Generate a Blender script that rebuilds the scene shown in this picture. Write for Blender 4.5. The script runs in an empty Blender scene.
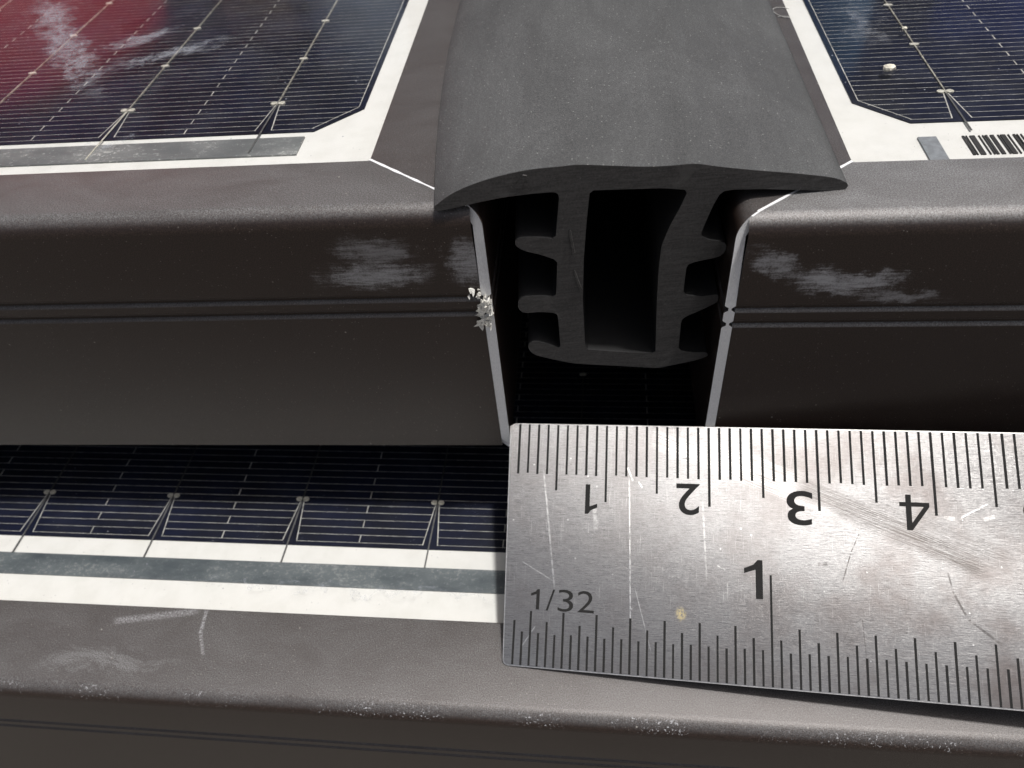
import bpy, bmesh, math, random
from mathutils import Matrix, Vector
from mathutils.geometry import tessellate_polygon

# Everything below is measured in millimetres; 1 Blender unit = 1 cm.
K = 0.1
random.seed(7)
sc = bpy.context.scene
sc.unit_settings.system = 'METRIC'
sc.unit_settings.scale_length = 0.01
col = sc.collection

# ------------------------------------------------------------------ camera
F_PX, PITCH, YAW, ROLL = 758.715, 0.811561, 0.150922, -0.117337
CAM = Vector((-1.4295, -49.672, 33.211))
fwd = Vector((-math.sin(YAW) * math.cos(PITCH), math.cos(YAW) * math.cos(PITCH), -math.sin(PITCH)))
rt = Vector((math.cos(YAW), math.sin(YAW), 0))
up = rt.cross(fwd)
rt2 = math.cos(ROLL) * rt + math.sin(ROLL) * up
up2 = -math.sin(ROLL) * rt + math.cos(ROLL) * up
cam_data = bpy.data.cameras.new('camera')
cam = bpy.data.objects.new('camera', cam_data)
col.objects.link(cam)
m = Matrix((rt2, up2, -fwd)).transposed().to_4x4()
m.translation = CAM * K
cam.matrix_world = m
cam_data.sensor_width = 36.0
cam_data.lens = 36.0 * F_PX / 1024.0
cam_data.clip_start = 0.05
cam_data.clip_end = 5000
cam_data.dof.use_dof = True
cam_data.dof.focus_distance = 6.7
cam_data.dof.aperture_fstop = 0.55
sc.camera = cam

# ------------------------------------------------------------------ sky, sun, exposure
SUN_EL, SUN_AZ = math.radians(76), math.radians(88)     # azimuth clockwise from +Y
world = bpy.data.worlds.new('World')
sc.world = world
world.use_nodes = True
wn = world.node_tree
wn.nodes.clear()
sky = wn.nodes.new('ShaderNodeTexSky')
sky.sky_type = 'NISHITA'
sky.sun_disc = False
sky.sun_elevation = SUN_EL
sky.sun_rotation = SUN_AZ
sky.air_density = 1.0
sky.dust_density = 6.0
sky.ozone_density = 0.6
bg = wn.nodes.new('ShaderNodeBackground')
bg.inputs['Strength'].default_value = 0.08
wo = wn.nodes.new('ShaderNodeOutputWorld')
hs = wn.nodes.new('ShaderNodeHueSaturation')       # thin overcast: a whiter sky
hs.inputs['Saturation'].default_value = 0.6
wn.links.new(sky.outputs[0], hs.inputs['Color'])
wn.links.new(hs.outputs[0], bg.inputs[0])
wn.links.new(bg.outputs[0], wo.inputs[0])

sun_data = bpy.data.lights.new('sun', 'SUN')
sun_data.energy = 3.4
sun_data.angle = math.radians(4)
sun_data.color = (1.0, 0.98, 0.955)
sun = bpy.data.objects.new('sun', sun_data)
col.objects.link(sun)
sdir = Vector((math.sin(SUN_AZ) * math.cos(SUN_EL), math.cos(SUN_AZ) * math.cos(SUN_EL), math.sin(SUN_EL)))
sun.rotation_euler = sdir.to_track_quat('Z', 'Y').to_euler()
sun.location = sdir * 100

sc.view_settings.view_transform = 'Standard'
sc.view_settings.look = 'None'
sc.view_settings.gamma = 1.0
sc.view_settings.use_curve_mapping = False
sc.view_settings.exposure = 0.0
cy = sc.cycles
cy.max_bounces = 6
cy.diffuse_bounces = 3
cy.glossy_bounces = 3
cy.transparent_max_bounces = 8


# ------------------------------------------------------------------ node helper
class NT:
    def __init__(self, name):
        self.mat = bpy.data.materials.new(name)
        self.mat.use_nodes = True
        self.t = self.mat.node_tree
        self.t.nodes.clear()
        self.out = self.t.nodes.new('ShaderNodeOutputMaterial')
        tc = self.t.nodes.new('ShaderNodeTexCoord')
        self.P = tc.outputs['Object']
        sep = self.t.nodes.new('ShaderNodeSeparateXYZ')
        self.t.links.new(self.P, sep.inputs[0])
        self.x, self.y, self.z = sep.outputs

    def lk(self, sock, v):
        if v is None:
            return
        if isinstance(v, bpy.types.NodeSocket):
            self.t.links.new(v, sock)
        else:
            if sock.type == 'RGBA' and not hasattr(v, '__len__'):
                v = (v, v, v, 1)
            elif sock.type == 'RGBA' and len(v) == 3:
                v = (*v, 1)
            sock.default_value = v

    def math(self, op, a, b=None, c=None, clamp=False):
        n = self.t.nodes.new('ShaderNodeMath')
        n.operation = op
        n.use_clamp = clamp
        for i, v in enumerate((a, b, c)):
            if v is not None:
                self.lk(n.inputs[i], v)
        return n.outputs[0]

    def add(self, a, b): return self.math('ADD', a, b)
    def sub(self, a, b): return self.math('SUBTRACT', a, b)
    def mul(self, a, b): return self.math('MULTIPLY', a, b)
    def mx(self, a, b): return self.math('MAXIMUM', a, b)

    def vscale(self, s, loc=(0, 0, 0), rot=(0, 0, 0), src=None):
        n = self.t.nodes.new('ShaderNodeMapping')
        n.inputs['Scale'].default_value = s
        n.inputs['Location'].default_value = loc
        n.inputs['Rotation'].default_value = rot
        self.t.links.new(src or self.P, n.inputs['Vector'])
        return n.outputs[0]

    def noise(self, scale, detail=3, rough=0.6, vec=None, dist=0.0):
        n = self.t.nodes.new('ShaderNodeTexNoise')
        self.t.links.new(vec or self.P, n.inputs['Vector'])
        n.inputs['Scale'].default_value = scale
        n.inputs['Detail'].default_value = detail
        n.inputs['Roughness'].default_value = rough
        n.inputs['Distortion'].default_value = dist
        return n.outputs['Fac']

    def voro(self, scale, vec=None):
        n = self.t.nodes.new('ShaderNodeTexVoronoi')
        self.t.links.new(vec or self.P, n.inputs['Vector'])
        n.inputs['Scale'].default_value = scale
        return n.outputs['Distance'], n.outputs['Color']

    def ramp(self, v, a, b, lo=0.0, hi=1.0):
        n = self.t.nodes.new('ShaderNodeMapRange')
        n.interpolation_type = 'SMOOTHSTEP'
        self.lk(n.inputs[0], v)
        for i, k in enumerate((a, b, lo, hi)):
            n.inputs[i + 1].default_value = k
        return n.outputs[0]

    def mix(self, f, a, b):
        n = self.t.nodes.new('ShaderNodeMix')
        n.data_type = 'RGBA'
        self.lk(n.inputs[0], f)
        self.lk(n.inputs[6], a)
        self.lk(n.inputs[7], b)
        return n.outputs[2]

    def specks(self, scale, keep, size):
        """sparse round grains: only cells whose random value lies above keep"""
        d, c = self.voro(scale)
        s = self.t.nodes.new('ShaderNodeSeparateColor')
        self.t.links.new(c, s.inputs[0])
        return self.mul(self.ramp(d, size, size * 0.5), self.math('GREATER_THAN', s.outputs[0], keep))

    def blob(self, c, r):
        """1 in the middle of an ellipsoid (centre c, radii r in mm), 0 outside"""
        v = self.t.nodes.new('ShaderNodeVectorMath')
        v.operation = 'SUBTRACT'
        self.t.links.new(self.P, v.inputs[0])
        v.inputs[1].default_value = [k * K for k in c]
        w = self.t.nodes.new('ShaderNodeVectorMath')
        w.operation = 'DIVIDE'
        self.t.links.new(v.outputs[0], w.inputs[0])
        w.inputs[1].default_value = [k * K for k in r]
        l = self.t.nodes.new('ShaderNodeVectorMath')
        l.operation = 'LENGTH'
        self.t.links.new(w.outputs[0], l.inputs[0])
        return self.ramp(l.outputs['Value'], 1.0, 0.15)

    def seg(self, a, b, w, axes='xy', soft=0.1, core=0.3, warp=None):
        """soft line from a to b (2-D mm), half width w"""
        px = {'x': self.x, 'y': self.y, 'z': self.z}
        ux, uy = px[axes[0]], px[axes[1]]
        if warp:
            ux, uy = self.add(ux, warp[0]), self.add(uy, warp[1])
        ax, ay, bx_, by_ = [k * K for k in (*a, *b)]
        dx, dy = bx_ - ax, by_ - ay
        L = math.hypot(dx, dy)
        dx, dy = dx / L, dy / L
        rx, ry = self.sub(ux, ax), self.sub(uy, ay)
        t = self.add(self.mul(rx, dx), self.mul(ry, dy))
        n = self.math('ABSOLUTE', self.sub(self.mul(ry, dx), self.mul(rx, dy)))
        e = self.mul(self.ramp(t, 0, L * soft), self.ramp(t, L, L * (1 - soft)))
        return self.mul(self.ramp(n, w * K, w * K * core), e)

    def bump(self, h, strength, dist=0.01):
        n = self.t.nodes.new('ShaderNodeBump')
        n.inputs['Strength'].default_value = strength
        n.inputs['Distance'].default_value = dist
        self.t.links.new(h, n.inputs['Height'])
        return n.outputs[0]

    def pbr(self, color, rough=0.5, metal=0.0, normal=None, spec=0.5, aniso=None, tint=None):
        n = self.t.nodes.new('ShaderNodeBsdfPrincipled')
        self.lk(n.inputs['Base Color'], color)
        self.lk(n.inputs['Roughness'], rough)
        self.lk(n.inputs['Metallic'], metal)
        self.lk(n.inputs['Specular IOR Level'], spec)
        if tint:
            n.inputs['Specular Tint'].default_value = (*tint, 1)
        if aniso:
            n.inputs['Anisotropic Rotation'].default_value = 0.0
            n.inputs['Anisotropic'].default_value = aniso
        if normal:
            self.t.links.new(normal, n.inputs['Normal'])
        return n.outputs[0]

    def done(self, sh):
        self.t.links.new(sh, self.out.inputs[0])
        return self.mat


def up_mask(n):
    g = n.t.nodes.new('ShaderNodeNewGeometry')
    s = n.t.nodes.new('ShaderNodeSeparateXYZ')
    n.t.links.new(g.outputs['Normal'], s.inputs[0])
    return n.ramp(s.outputs[2], 0.45, 0.95)


# ------------------------------------------------------------------ materials
def anodised(name, scuffs=(), lines=(), dust=0.5, chips=0.0, film=()):
    n = NT(name)
    grain = n.noise(100, 3, 0.85)
    cloud = n.noise(1.3, 4, 0.6)
    base = n.mix(n.ramp(grain, 0.38, 0.72), (0.013, 0.0088, 0.0074), (0.064, 0.0440, 0.0365))  # lighter grain in the colour imitates the anodised sparkle
    # dust settles on upward faces
    patch = n.noise(1.6, 6, 0.72, n.vscale((0.8, 1.6, 1.0)), 0.6)
    d = n.mul(up_mask(n), n.mul(n.ramp(patch, 0.28, 0.72, 0.66, 1.0), dust))
    for (a, b, st) in film:
        d = n.mx(d, n.mul(n.mul(n.blob(a, b), st), n.ramp(patch, 0.38, 0.58, 0.35, 1.0)))
    dg = n.ramp(n.noise(90, 4, 0.85), 0.38, 0.66, 0.15, 1.0)
    c = n.mix(n.mul(d, dg), base, (0.39, 0.40, 0.405))
    # scattered pale dust grains, with the metal's sparkle painted in as dots
    g = n.mx(n.mul(n.specks(34, 0.76, 0.20), 0.6), n.mul(n.specks(8, 0.90, 0.09), 0.9))
    g = n.mul(g, n.ramp(cloud, 0.35, 0.65, 0.3, 1.0))
    c = n.mix(n.mul(g, 0.75), c, (0.42, 0.40, 0.36))
    wear = None
    if scuffs:
        fib = n.noise(10.0, 6, 0.8, n.vscale((0.35, 1, 3.2)))
        dots = n.noise(60, 3, 0.8)
        wz = n.mul(n.sub(n.noise(6, 4, 0.7), 0.5), 0.26)
        wx = n.mul(n.sub(n.noise(7, 4, 0.7, n.vscale((1, 1, 1), loc=(3, 1, 5))), 0.5), 0.5)
        front = n.ramp(n.y, 0.10, 0.05)
        for (p0, p1, wd, st) in scuffs:
            b = n.mul(n.seg(p0, p1, wd, 'xz', 0.45, 0.0, (wx, wz)), front)
            w = n.ramp(n.add(n.add(n.mul(fib, 0.7), n.mul(dots, 0.3)), n.mul(b, 0.24)), 0.54, 0.80)
            w = n.mul(n.mul(w, n.ramp(b, 0.0, 0.55)), st)
            wear = w if wear is None else n.mx(wear, w)
    for (a, b, w, st, ax) in lines:
        q = n.mul(n.mul(n.seg(a, b, w, ax), st), n.ramp(n.noise(55, 3, 0.8), 0.42, 0.62, 0.05, 1.0))
        wear = q if wear is None else n.mx(wear, q)
    if chips:
        # chipped anodising along the rounded outer edge, doubling as its painted sparkle
        e = n.mul(n.ramp(n.y, 0.14, 0.09), n.mul(n.ramp(n.z, -0.14, -0.07), n.ramp(n.y, 0.0, 0.02)))
        ch = n.mul(n.ramp(n.noise(42, 3, 0.7), 0.58, 0.66), n.ramp(n.noise(0.9, 4, 0.75), 0.46, 0.62))
        q = n.mul(n.mul(e, ch), chips)
        wear = q if wear is None else n.mx(wear, q)
    if wear is not None:
        c = n.mix(wear, c, (0.46, 0.46, 0.475))
    rough = n.math('ADD', 0.28, n.mul(d, 0.20), clamp=True)
    h = n.add(n.mul(grain, 0.7), n.mul(n.noise(420, 1), 0.3))
    return n.done(n.pbr(c, rough, 0.0, n.bump(h, 0.4, 0.006), 0.6, tint=(1.0, 0.95, 0.93)))


def raw_aluminium():
    n = NT('raw_cut_aluminium')
    s = n.noise(30, 4, 0.7, n.vscale((6, 6, 1)))
    c = n.mix(n.ramp(s, 0.3, 0.7), (0.76, 0.76, 0.77), (0.95, 0.95, 0.95))
    return n.done(n.pbr(c, 0.42, 0.05, n.bump(n.noise(90, 3), 0.6, 0.01), 0.6))


def backsheet():
    n = NT('white_backsheet')
    c = n.mix(n.ramp(n.noise(4, 4, 0.6), 0.35, 0.75), (0.70, 0.695, 0.675), (0.65, 0.645, 0.62))
    return n.done(n.pbr(c, 0.6, 0, None, 0.3))


def cell_mat():
    n = NT('silicon_cell')
    c = n.mix(n.ramp(n.noise(1.5, 3), 0.3, 0.7), (0.0045, 0.0055, 0.013), (0.006, 0.0085, 0.024))
    return n.done(n.pbr(c, 0.45, 0, None, 0.25))


def silver(name, a, b, scale=25):
    n = NT(name)
    c = n.mix(n.ramp(n.noise(scale, 4, 0.7), 0.35, 0.65), a, b)
    return n.done(n.pbr(c, 0.45, 0.3, None, 0.5))


def bus_mat(name, lo, hi, stain=0.6):
    """tinned copper ribbon seen through glass: grey with flux stains"""
    n = NT(name)
    st = n.noise(2.2, 4, 0.6, n.vscale((0.5, 1.2, 1)))
    c = n.mix(n.ramp(st, 0.3, 0.70), lo, hi)
    f = n.noise(30, 6, 0.82, n.vscale((0.7, 1.0, 1)), 0.4)
    c = n.mix(n.mul(n.ramp(n.add(f, n.mul(st, 0.35)), 0.70, 0.84), stain), c, (0.66, 0.67, 0.65))
    return n.done(n.pbr(c, 0.4, 0.2, None, 0.5))


def glass_mat(name, smears=(), dust=0.03):
    n = NT(name)
    fr = n.t.nodes.new('ShaderNodeFresnel')
    fr.inputs[0].default_value = 1.36
    geo = n.t.nodes.new('ShaderNodeNewGeometry')
    f = n.mul(fr.outputs[0], n.sub(1.0, geo.outputs['Backfacing']))
    tr = n.t.nodes.new('ShaderNodeBsdfTransparent')
    tr.inputs[0].default_value = (0.99, 0.99, 0.985, 1)
    gl = n.t.nodes.new('ShaderNodeBsdfGlossy')
    gl.inputs['Roughness'].default_value = 0.08
    mixs = n.t.nodes.new('ShaderNodeMixShader')
    n.t.links.new(f, mixs.inputs[0])
    n.t.links.new(tr.outputs[0], mixs.inputs[1])
    n.t.links.new(gl.outputs[0], mixs.inputs[2])
    # dust film, grains and dried smears
    film = n.mul(n.ramp(n.noise(2.2, 5, 0.7), 0.4, 0.75), dust)
    m_ = n.mx(film, n.mul(n.specks(9, 0.90, 0.09), 0.7))
    m_ = n.mx(m_, n.mul(n.specks(30, 0.93, 0.16), 0.5))
    fib = n.noise(110, 3, 0.8)
    big = n.noise(5, 4, 0.7)
    wx = n.mul(n.sub(n.noise(3, 4, 0.7), 0.5), 0.9)
    wy = n.mul(n.sub(n.noise(3.5, 4, 0.7, n.vscale((1, 1, 1), loc=(7, 2, 1))), 0.5), 0.7)
    for kind, a, b, w, st in smears:
        if kind == 'band':
            s = n.seg(a, b, w, 'xy', 0.35, 0.0, (wx, wy))
        else:
            s = n.blob((a[0], a[1], 0), (b[0], b[1], 50))
        s = n.mul(s, n.ramp(big, 0.30, 0.58, 0.35, 1.0))
        s = n.mul(n.mul(n.ramp(n.add(fib, n.mul(s, 0.22)), 0.55, 0.88), n.ramp(s, 0.0, 0.6)), st)
        m_ = n.mx(m_, s)
    df = n.t.nodes.new('ShaderNodeBsdfDiffuse')
    df.inputs[0].default_value = (0.42, 0.44, 0.49, 1)
    fin = n.t.nodes.new('ShaderNodeMixShader')
    n.t.links.new(n.mul(m_, n.sub(1.0, geo.outputs['Backfacing'])), fin.inputs[0])
    n.t.links.new(mixs.outputs[0], fin.inputs[1])
    n.t.links.new(df.outputs[0], fin.inputs[2])
    return n.done(fin.outputs[0])


def rubber_top():
    n = NT('dusty_black_rubber')
    cl = n.add(n.mul(n.noise(1.0, 6, 0.7, n.vscale((1.0, 0.5, 1)), 0.8), 0.78), n.mul(n.noise(5.0, 4, 0.7, n.vscale((2.0, 0.10, 1))), 0.22))
    fine = n.noise(100, 4, 0.85)
    upm = n.mul(up_mask(n), n.ramp(n.z, -0.16, -0.10))     # only the exposed cap collects dust
    d = n.mul(n.mul(n.ramp(cl, 0.32, 0.70, 0.5, 0.9), n.ramp(fine, 0.38, 0.68, 0.25, 1.0)), upm)
    c = n.mix(d, (0.014, 0.014, 0.0145), (0.165, 0.168, 0.168))
    g = n.mx(n.mul(n.specks(26, 0.80, 0.2), 0.55), n.mul(n.specks(55, 0.82, 0.24), 0.45))
    g = n.mul(g, n.ramp(upm, 0.0, 1.0, 0.12, 1.0))
    c = n.mix(g, c, (0.36, 0.355, 0.34))
    h = n.add(n.mul(n.noise(110, 4, 0.8), 0.7), n.mul(n.noise(14, 3), 0.3))
    return n.done(n.pbr(c, 0.62, 0, n.bump(h, 0.45, 0.008), 0.5))


def rubber_cut():
    n = NT('cut_black_rubber')
    drag = n.noise(9, 5, 0.7, n.vscale((0.5, 1, 7.0), rot=(0, 0.55, 0)))       # knife drag
    fine = n.noise(60, 4, 0.75)
    tear = n.ramp(n.noise(3.2, 5, 0.7, None, 0.6), 0.58, 0.66)
    v = n.add(n.mul(drag, 0.5), n.mul(fine, 0.5))
    c = n.mix(n.ramp(v, 0.36, 0.64), (0.040, 0.038, 0.037), (0.090, 0.086, 0.083))
    c = n.mix(n.mul(tear, 0.5), c, (0.11, 0.106, 0.102))
    c = n.mix(n.mul(n.specks(34, 0.86, 0.2), 0.35), c, (0.26, 0.25, 0.24))
    h = n.add(n.add(n.mul(drag, 0.6), n.mul(fine, 0.35)), n.mul(tear, 0.25))
    return n.done(n.pbr(c, 0.62, 0, n.bump(h, 0.5, 0.010), 0.4))


def steel():
    n = NT('brushed_scratched_steel')
    br1 = n.noise(8, 5, 0.75, n.vscale((0.8, 20, 1)))
    br2 = n.noise(40, 4, 0.75, n.vscale((0.7, 10, 1)))
    blot = n.noise(1.1, 5, 0.62)
    c = n.mix(n.ramp(br1, 0.32, 0.68), (0.22, 0.215, 0.212), (0.40, 0.393, 0.388))
    c = n.mix(n.ramp(br2, 0.42, 0.66, 0.0, 0.65), c, (0.55, 0.542, 0.535))
    # brownish tarnish, more of it away from the end
    tar = n.mul(n.ramp(blot, 0.42, 0.66), n.ramp(n.x, 1.0, 4.5, 0.25, 0.75))
    c = n.mix(tar, c, (0.20, 0.17, 0.158))
    # fine random scratches in several directions
    L = None
    for rz, sc_, st in ((0.18, 7, 0.40), (-0.5, 6, 0.32), (1.2, 6, 0.28), (0.75, 5, 0.30)):
        v = n.noise(sc_, 3, 0.65, n.vscale((22, 0.45, 1), rot=(0, 0, rz)))
        q = n.mul(n.ramp(v, 0.635, 0.70), n.mul(st, n.ramp(n.noise(1.6 + sc_ * 0.13, 2), 0.46, 0.62)))
        L = q if L is None else n.mx(L, q)
    brk = n.ramp(n.noise(16, 3, 0.7), 0.36, 0.58, 0.15, 1.0)
    for a, b, w, st in [((12.2, -5.0), (12.65, -20.5), 0.09, 0.9), ((3.6, -4.5), (5.3, -16.5), 0.12, 0.6),
                        ((12.9, -15.5), (14.6, -21.5), 0.06, 0.6), ((12.0, -4.2), (12.6, -5.6), 0.10, 0.9), ((13.1, -5.6), (13.5, -6.2), 0.09, 0.9),
                        ((1.8, -13.8), (5.2, -15.6), 0.08, 0.5), ((19.2, -7.0), (19.6, -15.0), 0.12, 0.35),
                        ((41.6, -7.9), (44.0, -6.5), 0.10, 0.8), ((40.2, -7.9), (41.2, -8.0), 0.25, 0.5), ((43.4, -8.0), (44.4, -7.6), 0.25, 0.5),
                        ((2.2, -22.0), (3.6, -19.8), 0.08, 0.6), ((20.5, -13.2), (21.3, -13.6), 0.08, 0.7), ((8.9, -8.3), (9.1, -10.5), 0.3, 0.45)]:
        q = n.mul(n.mul(n.seg(a, b, w), st), brk)
        L = n.mx(L, q)
    L = n.mx(L, n.mul(n.specks(11, 0.88, 0.12), 0.6))
    c = n.mix(L, c, (0.92, 0.91, 0.89))
    # swath of parallel scratches running down to the right
    ang = math.atan2(-10.1, 26.1)
    vec = n.vscale((1, 1, 1), rot=(0, 0, -ang))
    fib = n.noise(5, 5, 0.8, n.vscale((0.30, 24, 1), src=vec))
    sA = n.mx(n.seg((14.0, -1.0), (32.5, -7.6), 1.5), n.mul(n.seg((19.0, -1.6), (30.0, -6.0), 1.2), 0.7))
    sB = n.mx(n.seg((27.0, -5.0), (44.0, -12.6), 1.5), n.mul(n.seg((33.0, -6.5), (46.0, -12.0), 1.6), 0.5))
    c = n.mix(n.mul(n.mul(sA, n.ramp(fib, 0.47, 0.62)), 0.85), c, (0.90, 0.88, 0.85))
    c = n.mix(n.mul(n.mul(sB, n.ramp(fib, 0.40, 0.58)), 0.92), c, (0.12, 0.108, 0.10))
    # dark thin scratches
    D = None
    for a, b, w, st in [((33.1, -9.6), (32.3, -11.4), 0.06, 0.8), ((32.3, -11.4), (31.5, -14.0), 0.07, 0.9), ((40.2, -12.6), (40.6, -14.6), 0.10, 0.7),
                        ((40.6, -14.5), (41.6, -16.6), 0.14, 0.7), ((41.5, -16.5), (44.2, -18.6), 0.16, 0.6), ((33.0, -17.0), (33.2, -20.5), 0.05, 0.6),
                        ((31.3, -19.3), (31.9, -17.9), 0.05, 0.4), ((31.9, -17.9), (33.0, -17.1), 0.05, 0.4), ((29.4, -12.6), (30.3, -12.5), 0.25, 0.5)]:
        q = n.mul(n.mul(n.seg(a, b, w), st), brk)
        D = q if D is None else n.mx(D, q)
    D = n.mx(D, n.mul(n.specks(14, 0.92, 0.10), 0.5))
    c = n.mix(D, c, (0.07, 0.06, 0.055))
    # yellow fleck
    fl = n.mul(n.blob((17.25, -17.8, 0), (0.65, 0.85, 9)), n.ramp(n.noise(40, 3), 0.40, 0.55))
    c = n.mix(n.mul(fl, 0.9), c, (0.62, 0.50, 0.22))
    metal = n.sub(0.90, n.mul(fl, 0.9))
    rough = n.add(n.ramp(br1, 0.2, 0.8, 0.24, 0.40), n.mul(tar, 0.05))
    h = n.add(n.add(n.mul(br1, 0.6), n.mul(br2, 0.45)), n.mul(L, 0.25))
    return n.done(n.pbr(c, rough, metal, n.bump(h, 0.30, 0.007), 0.5, aniso=0.6))


def plain(name, c, rough=0.6, metal=0.0, var=0.25, scale=20):
    n = NT(name)
    cc = n.mix(n.ramp(n.noise(scale, 3), 0.3, 0.7), [k * (1 - var) for k in c], [min(1, k * (1 + var)) for k in c])
    return n.done(n.pbr(cc, rough, metal))


M = {}
M['raw'] = raw_aluminium()
M['back'] = backsheet()
M['cell'] = cell_mat()
M['finger'] = silver('silver_finger', (0.36, 0.355, 0.33), (0.66, 0.65, 0.61), 14)
M['wire'] = silver('tinned_wire', (0.20, 0.19, 0.165), (0.50, 0.48, 0.42), 12)
M['pad'] = silver('solder_pad', (0.45, 0.43, 0.36), (0.80, 0.78, 0.70), 60)
M['tail'] = plain('dull_grey_wire', (0.11, 0.11, 0.11), 0.5, 0.2)
M['bus'] = bus_mat('stained_bus_ribbon', (0.14, 0.15, 0.155), (0.26, 0.27, 0.27), 0.8)
M['bus_dark'] = bus_mat('dark_stained_bus_ribbon', (0.065, 0.080, 0.092), (0.15, 0.17, 0.18), 0.22)
M['wire_dark'] = silver('dull_wire', (0.025, 0.025, 0.024), (0.10, 0.10, 0.09), 12)
M['sq'] = plain('matt_grey_ribbon', (0.20, 0.215, 0.235), 0.55, 0.0, 0.15)
M['ink'] = plain('black_ink', (0.015, 0.014, 0.014), 0.7)
M['etch'] = plain('black_etched_mark', (0.008, 0.0075, 0.007), 0.85, 0.0, 0.4, 60)
M['rubber'] = rubber_top()
M['rubbercut'] = rubber_cut()
M['steel'] = steel()
M['steel_edge'] = plain('worn_steel_edge', (0.68, 0.67, 0.65), 0.35, 0.9, 0.2, 40)
M['burr'] = plain('torn_aluminium', (0.80, 0.78, 0.72), 0.7, 0.0, 0.25, 60)
M['chip'] = plain('pale_grit', (0.70, 0.66, 0.55), 0.8)
M['lint'] = plain('pale_fibre', (0.42, 0.42, 0.40), 0.8)


# ------------------------------------------------------------------ mesh helpers
def mesh_obj(name, verts, faces, mats, parent=None, fmat=None, smooth=False, recalc=True):
    me = bpy.data.meshes.new(name)
    bm = bmesh.new()
    vs = [bm.verts.new((v[0] * K, v[1] * K, v[2] * K)) for v in verts]
    for i, f in enumerate(faces):
        try:
            fc = bm.faces.new([vs[k] for k in f])
        except ValueError:
            continue
        fc.smooth = smooth
        if fmat:
            fc.material_index = fmat[i]
    if recalc:
        bmesh.ops.recalc_face_normals(bm, faces=bm.faces)
    bm.to_mesh(me)
    bm.free()
    for mt in (mats if isinstance(mats, (list, tuple)) else [mats]):
        me.materials.append(mt)
    o = bpy.data.objects.new(name, me)
    col.objects.link(o)
    if parent:
        o.parent = parent
    return o


def tag(o, label, cat=None, group=None, kind=None):
    if label: o['label'] = label
    if cat: o['category'] = cat
    if group: o['group'] = group
    if kind: o['kind'] = kind
    return o


def thing(name, loc, rz, label, cat, group=None):
    e = bpy.data.objects.new(name, None)
    col.objects.link(e)
    e.empty_display_size = 1
    e.location = [k * K for k in loc]
    e.rotation_euler = (0, 0, rz)
    return tag(e, label, cat, group)


class MB:
    def __init__(self): self.v, self.f, self.m = [], [], []
    def box(self, x0, x1, y0, y1, z0, z1, mi=0):
        b = len(self.v)
        self.v += [(x, y, z) for z in (z0, z1) for y in (y0, y1) for x in (x0, x1)]
        for q in ((0, 2, 3, 1), (4, 5, 7, 6), (0, 1, 5, 4), (2, 6, 7, 3), (0, 4, 6, 2), (1, 3, 7, 5)):
            self.f.append([b + k for k in q]); self.m.append(mi)
    def quad(self, a, b, c, d, mi=0):
        n = len(self.v); self.v += [a, b, c, d]; self.f.append([n, n + 1, n + 2, n + 3]); self.m.append(mi)
    def slab(self, pts, z0, z1, mi=0):
        """prism over a convex or concave 2-D outline"""
        n = len(self.v); k = len(pts)
        self.v += [(x, y, z0) for x, y in pts] + [(x, y, z1) for x, y in pts]
        tri = tessellate_polygon([[Vector((x, y, 0)) for x, y in pts]])
        for t in tri:
            self.f.append([n + i for i in t]); self.m.append(mi)
            self.f.append([n + k + i for i in t]); self.m.append(mi)
        for i in range(k):
            j = (i + 1) % k
            self.f.append([n + i, n + j, n + k + j, n + k + i]); self.m.append(mi)
    def bar(self, a, b, w, z0, z1, mi=0):
        """flat bar from a to b in plan"""
        dx, dy = b[0] - a[0], b[1] - a[1]
        L = math.hypot(dx, dy); nx, ny = -dy / L * w / 2, dx / L * w / 2
        self.slab([(a[0] - nx, a[1] - ny), (b[0] - nx, b[1] - ny), (b[0] + nx, b[1] + ny), (a[0] + nx, a[1] + ny)], z0, z1, mi)
    def build(self, name, mat, parent=None, smooth=False):
        return mesh_obj(name, self.v, self.f, mat, parent, self.m if isinstance(mat, (list, tuple)) else None, smooth)


# ------------------------------------------------------------------ ground, and unseen things added for the upper glass to mirror
def ground_mat():
    n = NT('pale_concrete')
    c = n.mix(n.ramp(n.noise(0.05, 5, 0.65), 0.3, 0.7), (0.085, 0.075, 0.066), (0.12, 0.108, 0.095))
    return n.done(n.pbr(c, 0.85))


GROUND_Z = -80.0
g_ = MB(); g_.quad((-20000, -20000, GROUND_Z), (20000, -20000, GROUND_Z), (20000, 20000, GROUND_Z), (-20000, 20000, GROUND_Z))
tag(g_.build('ground', ground_mat()), None, kind='structure')
g_ = MB(); g_.box(-3200, 3200, 2300, 2400, GROUND_Z, 1900)  # added out of view to keep bright sky out of the upper glass
tag(g_.build('unseen_dark_wall', plain('unseen_wall_brown', (0.035, 0.030, 0.028), 0.8, 0, 0.3, 0.3)), 'dark wall added out of view for the upper glass to mirror', 'wall')


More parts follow.
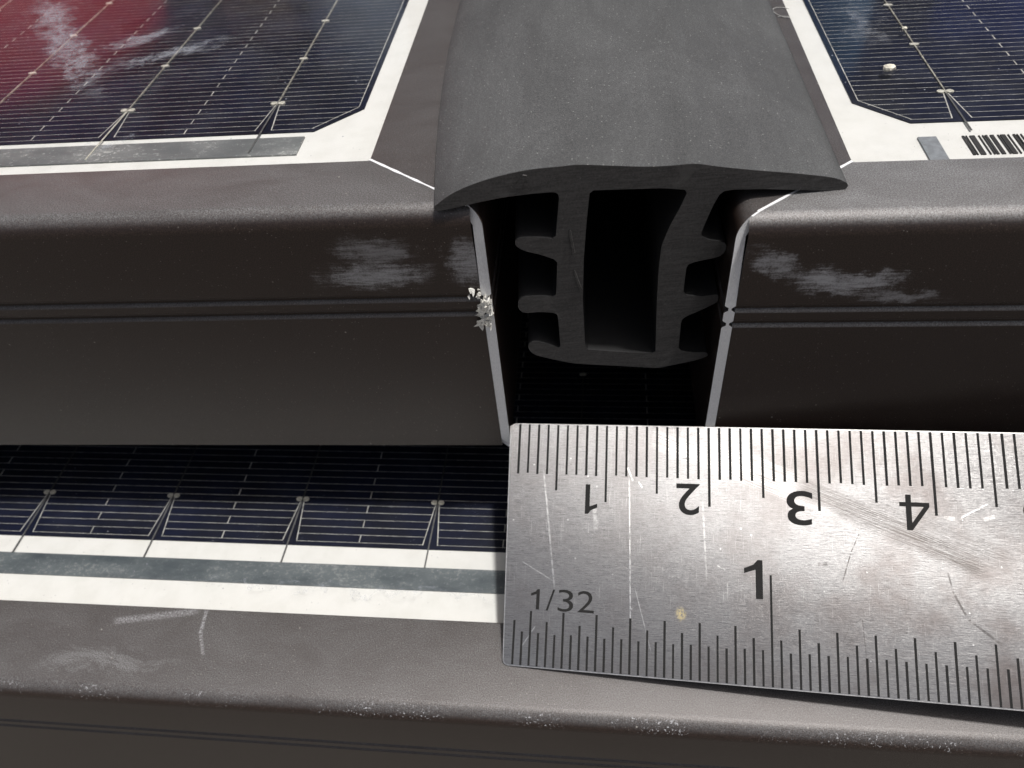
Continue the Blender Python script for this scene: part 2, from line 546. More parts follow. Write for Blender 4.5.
def prop(name, x, y, r, top, c, label):  # barrel shape out of view, added only to colour the glass reflections
    t = thing(name, (x, y, GROUND_Z), 0, label, 'prop', 'unseen props added for the upper glass to mirror')
    hgt = top - GROUND_Z
    prof = [(r * .97, 0), (r, 12)]
    for f_ in (0.33, 0.66):
        prof += [(r, hgt * f_ - 20), (r + 14, hgt * f_), (r, hgt * f_ + 20)]
    prof += [(r, hgt - 14), (r * .98, hgt)]
    v, f = [], []
    N = 40
    for pr, pz in prof:
        v += [(pr * math.cos(2 * math.pi * i / N), pr * math.sin(2 * math.pi * i / N), pz) for i in range(N)]
    for k_ in range(len(prof) - 1):
        f += [[k_ * N + i, k_ * N + (i + 1) % N, (k_ + 1) * N + (i + 1) % N, (k_ + 1) * N + i] for i in range(N)]
    mat = plain(name + '_paint', c, 0.5, 0, 0.15, 0.5)
    mesh_obj('body', v, f, mat, t, smooth=True)
    lid = MB(); lid.slab([(r * .99 * math.cos(2 * math.pi * i / N), r * .99 * math.sin(2 * math.pi * i / N)) for i in range(N)], hgt - 10, hgt + 8)
    lid.build('lid', mat, t)


prop('red_prop', -1330, 1600, 380, 580, (0.85, 0.012, 0.035), 'red drum added out of view for the left panel glass to mirror')
prop('brown_prop', -660, 1560, 90, 560, (0.30, 0.20, 0.12), 'brown drum added out of view for the left panel glass to mirror')
prop('pale_blue_prop', -470, 1540, 95, 640, (0.60, 0.72, 0.85), 'pale blue drum added out of view for the left panel glass to mirror')
prop('teal_prop', 470, 1540, 75, 690, (0.15, 0.45, 0.75), 'teal drum added out of view for the right panel glass to mirror')
prop('blue_prop', 790, 1560, 110, 640, (0.04, 0.12, 0.75), 'deep blue drum added out of view for the right panel glass to mirror')


# ------------------------------------------------------------------ solar panel
H = 29.4          # frame height
TW = 0.9         # wall of the frame extrusion
RAD = 1.6


def rail_profile(w):
    """closed outline (depth from the outer face, z) of the frame extrusion"""
    p = [(0, -H + 0.25), (0.25, -H)]
    p = [(14, -H), (0.25, -H), (0, -H + 0.25)]
    for zc in (-10.55, -8.85):
        p += [(0, zc - 0.42), (0.10, zc - 0.30), (0.34, zc - 0.16), (0.34, zc + 0.16), (0.10, zc + 0.30), (0, zc + 0.42)]
    for i in range(9):
        a = math.pi / 2 * i / 8
        p.append((RAD - RAD * math.cos(a), -RAD + RAD * math.sin(a)))
    p += [(w - 0.35, 0), (w - 0.1, -0.1), (w, -0.35), (w, -1.0), (TW + 0.6, -1.0), (TW, -1.9)]
    for zc in (-8.85, -10.55):
        p += [(TW, zc + 0.35), (TW - 0.3, zc + 0.1), (TW - 0.3, zc - 0.1), (TW, zc - 0.35)]
    p += [(TW, -H + 1.3), (14, -H + 1.3)]
    return p


def extrude(prof, e0, e1, axis, name, parent, mat, flip=1, end_raw=False, n_seg=1, wob=None):
    """sweep a profile between end functions e0(d,z), e1(d,z); axis 'x' or 'y'; flip mirrors x"""
    v, f, fm = [], [], []
    k = len(prof)
    for d, z in prof:
        s = e0(d, z); v.append((s, d, z) if axis == 'x' else (d, s, z))
    for d, z in prof:
        s = e1(d, z); v.append((s, d, z) if axis == 'x' else (d, s, z))
    for i in range(k):
        j = (i + 1) % k
        f.append([i, j, k + j, k + i]); fm.append(0)
    for t in tessellate_polygon([[Vector((d, z, 0)) for d, z in prof]]):
        f.append(list(t)); fm.append(1)
        f.append([k + q for q in t]); fm.append(1)
    v = [(x * flip, y, z) for x, y, z in v]
    o = mesh_obj(name, v, f, [mat, M['raw']], parent, fm)
    me = o.data
    me.polygons.foreach_set('use_smooth', [True] * len(me.polygons))
    bm = bmesh.new(); bm.from_mesh(me)
    for e in bm.edges:
        if len(e.link_faces) == 2:
            a = e.link_faces[0].normal.angle(e.link_faces[1].normal, 0)
            e.smooth = a < 0.5
    bm.to_mesh(me); bm.free()
    return o


GZ = -1.15       # top of the glass, relative to the top of the frame
CZ = -1.85       # top of the cells


def solar_panel(name, loc, rz, flip, wf, ws, Wp, Dp, label, frame_mat, glass, cell_a0, cell_b0, n_a, n_b, bb_off,
                bb_pitch, pad_y, detail=True, cell_w=180.6, cell_h=91.0, cham=4.2, group=None, wire='wire'):
    """front outer corner of the frame at loc; the panel runs along +x*flip and +y"""
    t = thing(name, loc, rz, label, 'solar panel', group)
    pf, ps = rail_profile(wf), rail_profile(ws)
    k = ws / wf
    front = lambda d, z: max(TW + 0.02, d * k + 0.02) if z > -3 else (TW + 0.02 if d < 3 else d * k + 0.02)
    front2 = lambda d, z: Wp - front(d, z)
    side = lambda d, z: (d / k + 0.02) if (z > -2.0 and d > 0.001) else (0.0 if d < 3 else d / k + 0.02)
    side2 = lambda d, z: Dp - d / k
    extrude(pf, front, front2, 'x', 'frame_rail', t, frame_mat, flip)
    extrude(ps, side, side2, 'y', 'frame_rail', t, frame_side, flip)
    # far rails
    o = extrude(ps, side, side2, 'y', 'frame_rail', t, frame_mat, -flip)
    o.location = (Wp * flip * K, 0, 0)
    o = extrude(pf, lambda d, z: d * k + .02, lambda d, z: Wp - d * k - .02, 'x', 'frame_rail', t, frame_mat, -flip)
    o.rotation_euler = (0, 0, math.pi)
    o.location = (0, Dp * K, 0)
    # raw burr line along the mitre of the visible corner
    mb = MB()
    n = 14
    pts = []
    arc = [q for q in pf if q[1] > -1.6 and q[0] < wf - 0.2 and not (q[1] <= -1.0 and q[0] > 1)]
    rnd = random.Random(3)
    prev = None
    for i in range(n + 1):
        d = 0.9 + (wf - 1.0) * i / n
        z = 0.0 if d >= RAD else -RAD + math.sqrt(max(0, RAD ** 2 - (RAD - d) ** 2))
        c = (d * k, d, z)
        hw = 0.05 + 0.06 * rnd.random()
        cur = ((c[0] - hw) * flip, c[1] + hw, c[2] + 0.035), ((c[0] + hw) * flip, c[1] - hw, c[2] + 0.035), \
              ((c[0] + hw) * flip, c[1] - hw, c[2] - 0.1), ((c[0] - hw) * flip, c[1] + hw, c[2] - 0.1)
        if prev:
            for q in range(4):
                mb.quad(prev[q], prev[(q + 1) % 4], cur[(q + 1) % 4], cur[q])
        prev = cur
    mb.build('mitre_seam', M['raw'], t)
    # laminate under the lip: glass, backsheet
    mb = MB(); mb.box(1.9 * flip, (Wp - 1.9) * flip, 1.9, Dp - 1.9, GZ - 0.55, GZ)
    mb.build('glass_sheet', glass, t)
    mb = MB(); mb.box(1.95 * flip, (Wp - 1.95) * flip, 1.95, Dp - 1.95, CZ - 1.2, CZ - 0.12)
    mb.build('backsheet', M['back'], t)
    # cells
    z0, z1 = CZ - 0.10, CZ
    zf = CZ + 0.012
    for ia in range(n_a):
        for ib in range(n_b):
            a0 = cell_a0 + ia * (cell_w + 2.0); b0 = cell_b0 + ib * (cell_h + 2.0)
            a1, b1 = a0 + cell_w, b0 + cell_h
            c = cham
            mb = MB()
            mb.slab([(x * flip, y) for x, y in ((a0 + c, b0), (a1 - c, b0), (a1, b0 + c), (a1, b1 - c), (a1 - c, b1), (a0 + c, b1), (a0, b1 - c), (a0, b0 + c))], z0, z1)
            cell = mb.build('cell', M['cell'], t)
            bbs = [a0 + bb_off + i * bb_pitch for i in range(11) if a0 + bb_off + i * bb_pitch < a1 - 4]
            # fingers
            g = MB()
            pitch = 1.0
            fw = 0.052
            nf = int((cell_h - 1.2) / pitch)
            rr = random.Random(11 + ia * 7 + ib)
            for i in range(nf + 1):
                y = b0 + 0.55 + i * pitch
                inset = 0.6
                e = min(y - b0, b1 - y)
                if e < c: inset = 0.6 + (c - e)
                xs = [a0 + inset]
                for bx in bbs:
                    dy = pad_y - cell_b0
                    tt = (y - b0) / dy
                    gap = 0.85 * (1 - tt) + 0.16 * tt if (ib == 0 and tt < 1) else 0.0
                    if gap and xs[-1] < bx - gap: xs += [bx - gap, bx + gap]
                xs.append(a1 - inset)
                for q in range(0, len(xs) - 1, 2):
                    if xs[q + 1] > xs[q]:
                        w_ = fw * (0.8 + 0.4 * rr.random())
                        g.quad((xs[q] * flip, y - w_ / 2, zf), (xs[q + 1] * flip, y - w_ / 2, zf), (xs[q + 1] * flip, y + w_ / 2, zf), (xs[q] * flip, y + w_ / 2, zf))
            # redundancy links half way between the wires: short steps every second gap
            for q in range(len(bbs) + 1):
                xm = (bbs[0] - bb_pitch / 2 if q == 0 else bbs[q - 1] + bb_pitch / 2)
                if xm < a0 + 2 or xm > a1 - 2: continue
                for i in range(0, nf, 2):
                    y = b0 + 0.55 + i * pitch
                    x = (xm + 0.0) * flip
                    g.quad((x - 0.06, y, zf + .002), (x + 0.06, y, zf + .002), (x + 0.06, y + pitch, zf + .002), (x - 0.06, y + pitch, zf + .002))
            # border line that follows the cell outline
            ol = [(a0 + c + .25, b0 + .55), (a0 + .6, b0 + c + .3), (a0 + .6, b1 - c - .3), (a0 + c + .25, b1 - .55)]
            for p, q in zip(ol, ol[1:]):
                g.bar((p[0] * flip, p[1]), (q[0] * flip, q[1]), 0.09, zf - .004, zf + 0.003)
            # forks at the wire ends
            if ib == 0:
                for bx in bbs:
                    for sgn in (-1, 1):
                        g.bar(((bx + sgn * 0.85) * flip, b0 + 0.5), ((bx + sgn * 0.18) * flip, pad_y), 0.11, zf - .004, zf + 0.004)
            tag(g.build('finger_grid', M['finger'], cell), None, kind='stuff')
            # wires and their pads
            for bx in bbs:
                w = MB()
                w.bar((bx * flip, pad_y - 0.4 if ib == 0 else b0), (bx * flip, b1), 0.14, zf, zf + 0.12)
                w.build('wire', M[wire], cell)
                ny = int((b1 - pad_y) / 10.5)
                for i in range(ny + 1):
                    y = pad_y + i * 10.5
                    if ib > 0: y = b0 + 5.9 + i * 10.5
                    if y > b1 - 2: continue
                    p = MB()
                    if i == 0 and ib == 0:
                        for sgn in (-1, 1):
                            cx = bx + sgn * 0.42
                            p.slab([((cx + 0.36 * math.cos(a)) * flip, y + 0.32 * math.sin(a)) for a in [2 * math.pi * j / 10 for j in range(10)]], zf, zf + 0.13)
                    else:
                        p.slab([((bx + 0.5 * math.cos(a)) * flip, y + 0.27 * math.sin(a)) for a in [2 * math.pi * j / 10 for j in range(10)]], zf, zf + 0.14)
                    p.build('solder_pad', M['pad'], cell)
    t['_bb0'] = cell_a0 + bb_off
    del t['_bb0']
    return t


GAP = 19.7
frame_left = anodised('black_anodised_frame_left',
                      scuffs=[((-17.5, -6.6), (-2.0, -6.0), 2.3, 0.75), ((-14.5, -3.4), (-4.0, -4.2), 2.6, 0.45),
                              ((-4.5, -4.6), (2.0, -5.6), 4.2, 0.7), ((-12.5, -5.0), (-5.0, -7.4), 1.9, 0.7)], dust=0.50)
frame_right = anodised('black_anodised_frame_right',
                       scuffs=[((0.2, -2.0), (7.0, -6.4), 1.9, 0.7), ((3.0, -5.0), (13.0, -7.2), 2.2, 0.9), ((6.5, -6.4), (15.5, -5.6), 1.8, 0.9),
                               ((8.5, -7.2), (19.0, -7.9), 1.1, 0.6)],
                       dust=0.85)
frame_side = anodised('black_anodised_frame_side', dust=0.30)  # thinner dust, also imitating the weaker reflection of the side lips
frame_low = anodised('black_anodised_frame_lower',
                     lines=[((273.0, 9.6), (273.3, 6.8), 0.28, 0.7, 'xy'), ((273.25, 7.1), (274.5, 4.6), 0.25, 0.5, 'xy'), ((263.0, 7.7), (272.5, 9.4), 0.55, 0.55, 'xy')],
                     dust=0.42, chips=1.0, film=[((264.0, 3.6, 0), (17, 3.8, 9), 0.62)])

glass_left = glass_mat('glass_left', [('band', (-72, 64), (-39.0, 18.0), 4.2, 0.7), ('band', (-51, 37), (-40, 43), 3.2, 0.6),
                                      ('band', (-49.5, 30.5), (-31.5, 39.5), 2.6, 0.65), ('band', (-40, 13.0), (-35, 18.2), 1.3, 0.7)], 0.03)
glass_right = glass_mat('glass_right', [('band', (18.5, 46), (17, 30), 3.2, 0.3)], 0.03)
glass_low = glass_mat('glass_lower', [('band', (258, 13.2), (315, 12.9), 0.45, 0.35)], 0.015)

left = solar_panel('solar_panel', (-GAP / 2, 0, 0), 0, -1, 8.22, 10.5, 392, 306,
                   'black framed solar panel left of the gasket, torn burr on its corner edge', frame_left, glass_left,
                   13.96, 17.05, 2, 3, 9.45, 16.4, 23.0)
right = solar_panel('solar_panel', (GAP / 2, -0.17, -1.68), -0.011, 1, 8.22, 10.2, 392, 306,
                    'black framed solar panel right of the gasket, barcode on its white border', frame_right, glass_right,
                    13.46, 17.4, 2, 3, 8.75, 16.4, 22.9)
LZ = -38.3
LTH = math.radians(-1.25)
# the lower panel: local x measured so that its wires sit at the measured spots
LO = Vector((-59.953, -24.218))
LX0 = -315.0     # local x of its left outer corner, in the rotated frame about LO
lx = LX0 + 59.953
low = solar_panel('solar_panel', (LO.x + lx * math.cos(LTH), LO.y + lx * math.sin(LTH) + 0.3, LZ), LTH, 1, 9.7, 9.7, 570, 306,
                  'lower black framed solar panel lying under the other two and under the steel ruler', frame_low, glass_low,
                  (-19.92 - 16.45 * 7 - 9.4) - LX0 - 182.6, 18.7, 3, 3, 9.4, 16.45, 24.9, wire='wire_dark')


def panel_part(parent, name, mat, fn):
    mb = MB(); fn(mb); return mb.build(name, mat, parent)


# stained ribbon along the front border of the left panel
panel_part(left, 'bus_ribbon', M['bus'], lambda b: b.box(-380, -18.76, 12.75, 16.0, CZ - .1, CZ + .06))
for i in range(4):
    x = -(13.96 + 9.45 + 16.4 * i)
    panel_part(left, 'wire_tail', M['tail'] if i != 1 else M['pad'], lambda b: b.bar((x, 23), (x - 0.1, 13.2), 0.16, CZ + .07, CZ + .12))
# right panel: ribbon end, wire tails and barcode on the white border
panel_part(right, 'bus_ribbon', M['sq'], lambda b: b.box(17.5, 19.05, 10.6, 14.75, CZ - .1, CZ + .06))
for i in range(3):
    x = 13.46 + 8.75 + 16.4 * i
    panel_part(right, 'wire_tail', M['tail'], lambda b: b.bar((x, 22.9), (x + 0.05, 15.6), 0.15, CZ + .02, CZ + .10))


def barcode(b):
    x = 21.25
    rnd = random.Random(21)
    pat = [2, 1, 1, 2, 4, 3, 1, 2, 1, 1, 2, 2, 3, 3, 1, 1, 4, 2, 1, 3, 2, 1, 1, 2, 1, 3, 4, 1, 2, 2, 1, 2, 3, 1]
    i = 0
    while x < 46:
        wd = 0.105 * pat[i % len(pat)]
        if i % 2 == 0:
            b.box(x, x + wd, 11.7, 14.85, CZ - .1, CZ - .02)
        x += wd
        i += 1


tag(panel_part(right, 'barcode', M['ink'], barcode), 'black printed barcode')
# lower panel ribbon and tails
panel_part(low, 'bus_ribbon', M['bus_dark'], lambda b: b.box(12, 558, 13.7, 16.4, CZ - .1, CZ + .06))
c0 = (-19.92 - 16.45 * 7 - 9.4) - LX0 - 182.6
for ia in range(3):
    for i in range(11):
        x = c0 + ia * 182.6 + 9.4 + 16.45 * i
        panel_part(low, 'wire_tail', M['tail'], lambda b: b.bar((x, 24.8), (x - 0.15, 16.3), 0.16, CZ + .02, CZ + .09))

# torn aluminium on the left panel's corner
mb = MB()
rnd = random.Random(5)
for (cx, cz, n_, rr_) in ((0.5, -8.9, 16, 0.8), (0.6, -9.9, 30, 0.9), (0.8, -11.3, 30, 0.85), (1.4, -8.2, 8, 0.9)):
    for i in range(n_):
        x = -(cx + rnd.uniform(-0.5, 0.6)); z = cz + rnd.uniform(-0.5, 0.5); y = rnd.uniform(-0.5, -0.05)
        a = rnd.uniform(0, 6.28); l = rr_ * rnd.uniform(0.25, 0.85); w = rnd.uniform(0.10, 0.30)
        dx, dz = math.cos(a) * l, math.sin(a) * l
        if dx > 0: dx *= 0.3
        nx, nz = -math.sin(a) * w, math.cos(a) * w
        tipy = y - rnd.uniform(0.0, 0.25)
        b0 = len(mb.v)
        mb.v += [(x - nx, y, z - nz), (x + nx, y, z + nz), (x + dx * .6 + nx * .7, tipy, z + dz * .6 + nz * .7), (x + dx, tipy - .1, z + dz), (x, y + 0.25, z), (x + dx * .5, tipy + .12, z + dz * .5)]
        for q in ((0, 1, 2), (0, 2, 3), (0, 4, 1), (1, 4, 5), (1, 5, 2), (2, 5, 3), (3, 5, 0), (0, 5, 4)):
            mb.f.append([b0 + k_ for k_ in q]); mb.m.append(0)
tag(mb.build('burr', M['burr'], left), 'torn whitish aluminium burr on the corner edge')

# ------------------------------------------------------------------ rubber gasket
OUT = [(-13.45,0.42), (-11.93,1.42), (-10.06,2.11), (-7.89,2.59), (-5.76,2.83), (-3.66,2.83), (-2.26,2.83), (0.19,2.48), (2.65,2.12), (4.77,1.97), (6.53,1.93), (8.33,1.49), (11.25,0.84), (14.56,0.18), (17.19,-0.44), (18.31,-0.94), (18.68,-1.34), (18.45,-1.66), (17.50,-1.66), (14.84,-1.30), (12.24,-0.92), (9.67,-0.67), (8.78,-0.78), (8.29,-1.96), (7.81,-3.68), (7.54,-4.80), (8.36,-5.31), (9.54,-5.64), (10.22,-5.97), (10.46,-6.67), (9.34,-7.16), (7.41,-7.42), (6.72,-7.68), (6.68,-9.09), (6.67,-10.92), (8.19,-11.38), (9.73,-11.25), (10.22,-11.64), (10.17,-12.17), (8.74,-12.82), (7.14,-13.57), (6.76,-13.97), (6.77,-15.72), (6.79,-17.72), (7.98,-18.18), (9.49,-18.38), (9.72,-18.85), (8.96,-19.25), (7.21,-19.59), (4.99,-19.94), (1.83,-19.26), (-0.85,-18.71), (-3.07,-18.22), (-5.25,-17.30), (-6.75,-16.55), (-7.21,-15.69), (-7.08,-14.99), (-6.43,-14.83), (-5.17,-15.48), (-4.20,-16.09), (-4.26,-14.29), (-4.29,-12.56), (-4.38,-11.71), (-5.81,-11.36), (-7.30,-11.34), (-7.76,-10.73), (-7.69,-9.82), (-7.25,-9.45), (-5.72,-9.54), (-4.43,-9.80), (-4.31,-8.77), (-4.19,-6.75), (-4.16,-5.87), (-5.48,-5.13), (-6.80,-4.59), (-7.45,-4.04), (-7.48,-3.48), (-7.04,-3.21), (-5.39,-3.40), (-4.19,-3.68), (-4.02,-2.07), (-3.75,0.36), (-4.10,0.69), (-5.89,0.73), (-8.06,0.65), (-10.26,0.39), (-11.74,0.16), (-12.88,0.03), (-13.37,0.05)]
HOLE = [(-1.40,0.51), (4.18,0.08), (6.20,-0.31), (5.76,-1.67), (4.98,-3.57), (4.45,-5.37), (4.36,-7.79), (4.42,-11.45), (4.65,-17.87), (1.78,-17.36), (-1.94,-16.51), (-2.09,-10.63), (-1.95,-6.04), (-1.68,-2.34)]


def smooth_loop(p):
    """cut each corner by a small fixed distance"""
    q = []
    n = len(p)
    for i in range(n):
        a, b = p[i], p[(i + 1) % n]
        L = math.hypot(b[0] - a[0], b[1] - a[1])
        t = min(0.22, 0.28 / L)
        q.append((a[0] + (b[0] - a[0]) * t, a[1] + (b[1] - a[1]) * t)); q.append((b[0] + (a[0] - b[0]) * t, b[1] + (a[1] - b[1]) * t))
    return q


OUT = [(min(x, 9.84) if z < -3 else x, z) for x, z in OUT]


def spline(p, k=4):
    """smooth open run of points"""
    q = []
    for i in range(len(p) - 1):
        p0, p1, p2, p3 = p[max(i - 1, 0)], p[i], p[i + 1], p[min(i + 2, len(p) - 1)]
        for j in range(k):
            t = j / k
            q.append(tuple(0.5 * (2 * p1[c] + (p2[c] - p0[c]) * t + (2 * p0[c] - 5 * p1[c] + 4 * p2[c] - p3[c]) * t * t + (3 * p1[c] - p0[c] - 3 * p2[c] + p3[c]) * t ** 3) for c in (0, 1)))
    return q + [p[-1]]


OUT = spline(OUT[:20]) + OUT[20:]
OUTS, HOLS = smooth_loop(OUT), smooth_loop(HOLE)
GA, GB = 1.562, 0.11745
gasket = thing('rubber_gasket', (0, GA, 0), 0, 'black rubber T shaped gasket seated in the gap between the two panels', 'gasket')


def gpos(x, z, s):
    """front end is cut slightly askew; the cap widens to its free width further back"""
    y = GB * x * (1 - min(1, s / 60)) + s
    wgt = max(0.0, min(1.0, (-x - 4) / 9))
    t = min(1, s / 40.0); t = t * (2 - t)
    return (x - 2.7 * wgt * t, y, z - 0.0)


def gasket_body():
    stations = [0, 0.12, 2, 5, 9, 14, 20, 28, 40, 70, 120, 200, 295]
    v, f, fm = [], [], []
    rings = []
    for loop in (OUTS, HOLS):
        r = []
        n = len(loop)
        cx = sum(p[0] for p in loop) / n; cz = sum(p[1] for p in loop) / n
        for s in stations:
            base = len(v)
            for i, (x, z) in enumerate(loop):
                if s == 0:   # tiny chamfer on the cut end, ragged by the knife
                    px, pz = loop[i - 1]; qx, qz = loop[(i + 1) % n]
                    tx, tz = qx - px, qz - pz; L = math.hypot(tx, tz) or 1
                    x, z = x - 0.05 * (-tz / L) * (-1 if loop is HOLS else 1) * -1 * 0, z
                v.append(gpos(x, z, s))
            r.append(base)
        rings.append((r, n))
        for a, b in zip(r, r[1:]):
            for i in range(n):
                j = (i + 1) % n
                f.append([a + i, a + j, b + j, b + i]); fm.append(0)
    # end faces with the hole
    n0, n1 = rings[0][1], rings[1][1]
    tri = tessellate_polygon([[Vector((x, z, 0)) for x, z in OUTS], [Vector((x, z, 0)) for x, z in HOLS]])
    for e, base in ((0, 0), (-1, -1)):
        bo, bh = rings[0][0][e], rings[1][0][e]
        for t in tri:
            f.append([(bo + i) if i < n0 else (bh + i - n0) for i in t]); fm.append(1)
    o = mesh_obj('rubber_profile', v, f, [M['rubber'], M['rubbercut']], gasket, fm, True)
    bm = bmesh.new(); bm.from_mesh(o.data)
    for e in bm.edges:
        if len(e.link_faces) == 2:
            e.smooth = e.link_faces[0].normal.angle(e.link_faces[1].normal, 0) < 0.6
    bm.to_mesh(o.data); bm.free()
    return o


gasket_body()
# little knife flaps left on the cut end
for (x, z, w, h, a) in ((-6.6, 1.9, 0.5, 1.3, -0.5), (-2.9, -4.2, 0.22, 2.6, 0.12), (-2.5, -8.2, 0.2, 2.4, 0.25)):
    y0 = GB * x
    ca, sa = math.cos(a), math.sin(a)
    q = [(-w / 2, -h / 2), (w / 2, -h / 2 * .8), (w * .35, h / 2), (-w * .3, h / 2 * .9)]
    q = [(x + u * ca - t_ * sa, z + u * sa + t_ * ca) for u, t_ in q]
    mb = MB(); b0 = 0
    mb.v += [(u, GB * u - 0.12, t_) for u, t_ in q] + [(u + .05, GB * u + 0.1, t_) for u, t_ in q]
    for qq in ((0, 1, 2, 3), (7, 6, 5, 4), (0, 4, 5, 1), (1, 5, 6, 2), (2, 6, 7, 3), (3, 7, 4, 0)):
        mb.f.append([b0 + k_ for k_ in qq]); mb.m.append(0)
    mb.build('cut_flap', M['rubbercut'], gasket)

# ------------------------------------------------------------------ steel ruler
RT = Vector((-9.670, 0.809, -26.479))
RA, RB, RG = -0.087, -0.071, 0.515
RW, RL, RTH = 23.667, 156.0, 0.9
ruler = thing('steel_ruler', RT, 0, 'scratched stainless steel ruler leaning on the lower panel across the gap', 'ruler')
ruler.rotation_mode = 'XYZ'
ruler.rotation_euler = (RG, RB, RA)


def rounded_plate():
    u0t, u0b = -0.10, 0.50
    r = 0.55
    pts = [(u0t + r, 0), (RL, 0), (RL, -RW), (u0b + r, -RW)]
    for i in range(1, 6):
        a = -math.pi / 2 - math.pi / 2 * i / 6
        pts.append((u0b + r + r * math.cos(a), -RW + r + r * math.sin(a)))
    pts.append((u0b, -RW + r)); pts.append((u0t, -0.3))
    bm = bmesh.new()
    top = [bm.verts.new((x * K, y * K, 0)) for x, y in pts]
    bot = [bm.verts.new((x * K, y * K, -RTH * K)) for x, y in pts]
    bm.faces.new(top); bm.faces.new(bot[::-1])
    n = len(pts)
    for i in range(n):
        fc = bm.faces.new((top[i], bot[i], bot[(i + 1) % n], top[(i + 1) % n]))
        fc.material_index = 1
    bmesh.ops.recalc_face_normals(bm, faces=bm.faces)
    es = [e for e in bm.edges if abs(e.verts[0].co.z - e.verts[1].co.z) < 1e-6]
    bmesh.ops.bevel(bm, geom=es, offset=0.013, segments=2, affect='EDGES', material=1)
    me = bpy.data.meshes.new('blade'); bm.to_mesh(me); bm.free()
    me.materials.append(M['steel']); me.materials.append(M['steel_edge'])
    o = bpy.data.objects.new('blade', me); col.objects.link(o); o.parent = ruler
    return o


rounded_plate()
ZM = 0.010
rnd = random.Random(2)
mb = MB()
for k_ in range(1, 154):
    L = 7.75 if k_ % 10 == 0 else (6.75 if k_ % 5 == 0 else 5.15)
    L += rnd.uniform(-0.06, 0.06)
    w = 0.22 + rnd.uniform(-0.02, 0.02)
    u = k_ * 0.9895
    mb.bar((u, -0.12), (u + 0.008 * L, -L), w, -0.02, ZM)
tag(mb.build('millimetre_marks', M['etch'], ruler), 'dark etched millimetre lines along the far edge')
mb = MB()
for k_ in range(2, 196):
    u = k_ * 25.4 / 32 - 0.095
    q = k_ + (1 if k_ > 32 else 0)              # past the inch line the ruler skips one division
    L = 9.9 if k_ % 32 == 0 else (5.2 if q % 4 == 0 else (4.2 if q % 2 == 0 else 3.2))
    L += rnd.uniform(-0.06, 0.06)
    mb.bar((u, -RW + 0.14), (u, -RW + L), 0.20 + rnd.uniform(-0.02, 0.02), -0.02, ZM)
tag(mb.build('inch_marks', M['etch'], ruler), 'dark etched inch fraction lines along the near edge')


ONE = [[(1, 0), (1, 1), (0.74, 1), (0.5, 0.875), (0.0, 0.775), (0.0, 0.645), (0.62, 0.745), (0.62, 0)]]
FOUR = [[(0.60, 0), (0.79, 0), (0.79, 1), (0.60, 1)], [(0, 0.215), (1, 0.215), (1, 0.335), (0, 0.335)], [(0, 0.335), (0.19, 0.335), (0.66, 0.86), (0.60, 1)]]


def glyph(ch, u0, u1, w0, w1, rot=False, bold=0.0):
    """one character fitted in the box u0..u1, w0..w1 (w measured from the far edge): verts, faces"""
    if ch in '14':
        v, f = [], []
        for i, pl in enumerate(ONE if ch == '1' else FOUR):
            b0 = len(v)
            v += [(x, y, 0.002 * i) for x, y in pl]
            f += [[b0 + k for k in t] for t in tessellate_polygon([[Vector((x, y, 0)) for x, y in pl]])]
    else:
        cu = bpy.data.curves.new('glyph', 'FONT')
        cu.body = ch; cu.size = 1; cu.offset = bold; cu.resolution_u = 6
        tmp = bpy.data.objects.new('tmp', cu)
        col.objects.link(tmp)
        bpy.context.view_layer.update()
        me = bpy.data.meshes.new_from_object(tmp.evaluated_get(bpy.context.evaluated_depsgraph_get()))
        bpy.data.objects.remove(tmp)
        xs = [q.co.x for q in me.vertices]; ys = [q.co.y for q in me.vertices]
        ax, bx_, ay, by_ = min(xs), max(xs), min(ys), max(ys)
        v = [((q.co.x - ax) / (bx_ - ax), (q.co.y - ay) / (by_ - ay), 0) for q in me.vertices]
        f = [list(p.vertices) for p in me.polygons]
        bpy.data.meshes.remove(me)
    if rot: v = [(1 - x, 1 - y, z) for x, y, z in v]
    return [(u0 + (u1 - u0) * x, -w1 + (w1 - w0) * y, ZM + z) for x, y, z in v], f


def text_part(body, boxes, rot=False, bold=0.0, name='numeral'):
    v, f = [], []
    for ch, bx_ in zip(body, boxes):
        gv, gf = glyph(ch, *bx_, rot, bold)
        b0 = len(v)
        v += gv; f += [[b0 + k for k in q] for q in gf]
    o = mesh_obj(name, v, f, M['etch'], ruler, recalc=False)
    bm = bmesh.new(); bm.from_mesh(o.data)
    for q in bm.faces:
        q.normal_update()
        if q.normal.z < 0: q.normal_flip()
    bm.to_mesh(o.data); bm.free()
    return o


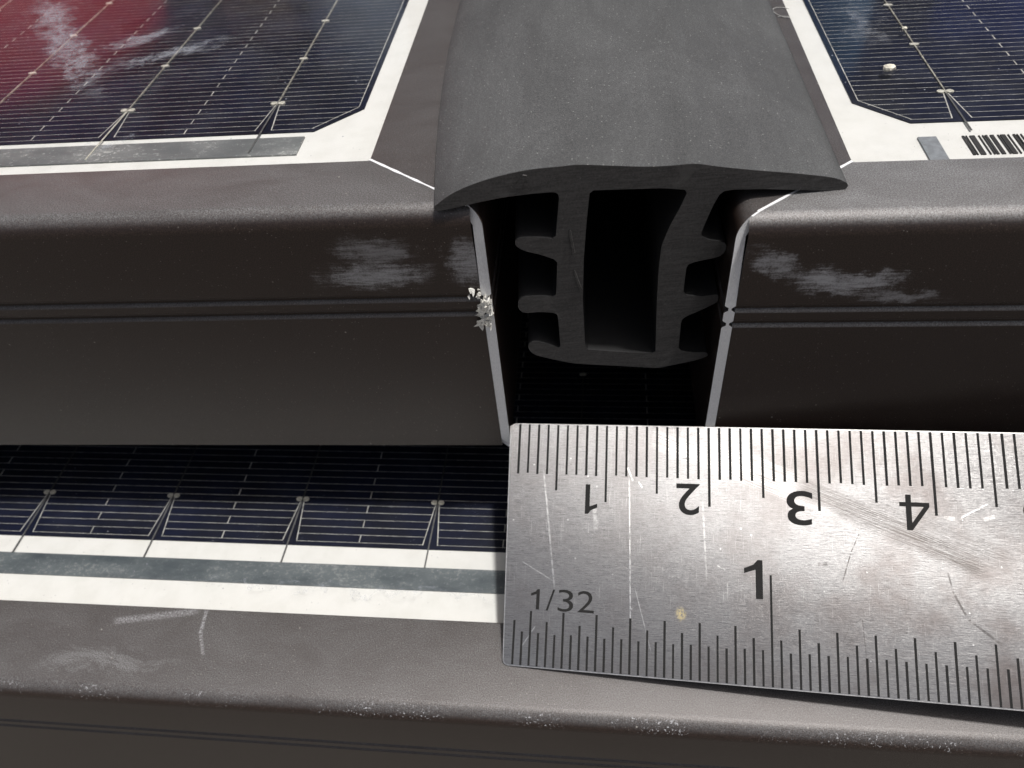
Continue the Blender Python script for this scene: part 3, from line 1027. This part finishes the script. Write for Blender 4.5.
text_part('1', [(7.95, 9.15, 6.05, 8.95)], True, 0.008)
text_part('2', [(16.75, 18.95, 5.65, 8.65)], True, 0.008)
text_part('3', [(26.85, 29.15, 5.95, 9.15)], True, 0.008)
text_part('4', [(36.6, 39.1, 5.95, 9.15)], True, 0.008)
for k_ in range(5, 10):
    text_part(str(k_), [(k_ * 10 - 3.35, k_ * 10 - 1.0, 6.0, 9.2)], True, 0.008)
for k_ in range(10, 15):
    text_part(str(k_), [(k_ * 10 - 3.2, k_ * 10 - 1.0, 6.0, 9.2), (k_ * 10 - 6.0, k_ * 10 - 3.7, 6.0, 9.2)], True, 0.008)
text_part('1', [(22.95, 24.6, 12.5, 16.0)])
for k_ in range(2, 7):
    text_part(str(k_), [(25.4 * k_ - 3.0, 25.4 * k_ - 0.7, 12.5, 16.0)], False, 0.012)
text_part('1/32', [(3.0, 3.85, 16.4, 18.3), (4.5, 5.35, 16.35, 18.35), (5.65, 7.15, 16.3, 18.35), (7.55, 9.15, 16.3, 18.3)], False, -0.004, 'fraction_lettering')

# ------------------------------------------------------------------ grit and lint
def grit(name, p, r, label, seed, mat):
    rn = random.Random(seed)
    bm = bmesh.new()
    bmesh.ops.create_icosphere(bm, subdivisions=2, radius=r * K)
    for v in bm.verts:
        v.co = Vector((v.co.x * 1.15, v.co.y * 0.9, max(v.co.z * 0.7, -0.35 * r * K))) * (1 + rn.uniform(-0.16, 0.16))
    me = bpy.data.meshes.new(name); bm.to_mesh(me); bm.free()
    me.materials.append(mat)
    o = bpy.data.objects.new(name, me); col.objects.link(o)
    o.location = [k * K for k in p]
    return tag(o, label, 'grit')


grit('grit_grain', (28.0, 26.3, -1.68 + GZ + 0.12), 0.55, 'pale pebble of grit on the right panel glass beside its first wire', 4, M['chip'])
grit('grit_grain', (32.0, 35.5, -1.68 + GZ + 0.05), 0.25, 'tiny pale grain on the right panel glass above the larger pebble', 9, M['chip'])
# curled fibre on the right panel's side lip
cu = bpy.data.curves.new('lint', 'CURVE')
cu.dimensions = '3D'; cu.bevel_depth = 0.0035; cu.bevel_resolution = 1
sp = cu.splines.new('POLY')
pts = []
for i in range(30):
    t_ = i / 29
    pts.append((19.0 + 0.9 * math.sin(t_ * 7.0) + 1.0 * t_, 36.5 + 3.0 * t_ + 0.8 * math.cos(t_ * 8.0), -1.62 + 0.12 * math.sin(t_ * 3.1)))
sp.points.add(len(pts) - 1)
for q, p in zip(sp.points, pts): q.co = (p[0] * K, p[1] * K, p[2] * K, 1)
tmp = bpy.data.objects.new('tmp', cu); col.objects.link(tmp)
bpy.context.view_layer.update()
me = bpy.data.meshes.new_from_object(tmp.evaluated_get(bpy.context.evaluated_depsgraph_get()))
bpy.data.objects.remove(tmp)
me.materials.clear(); me.materials.append(M['lint'])
o = bpy.data.objects.new('lint_fibre', me); col.objects.link(o)
tag(o, 'curled pale fibre lying on the frame right of the gasket', 'fibre')
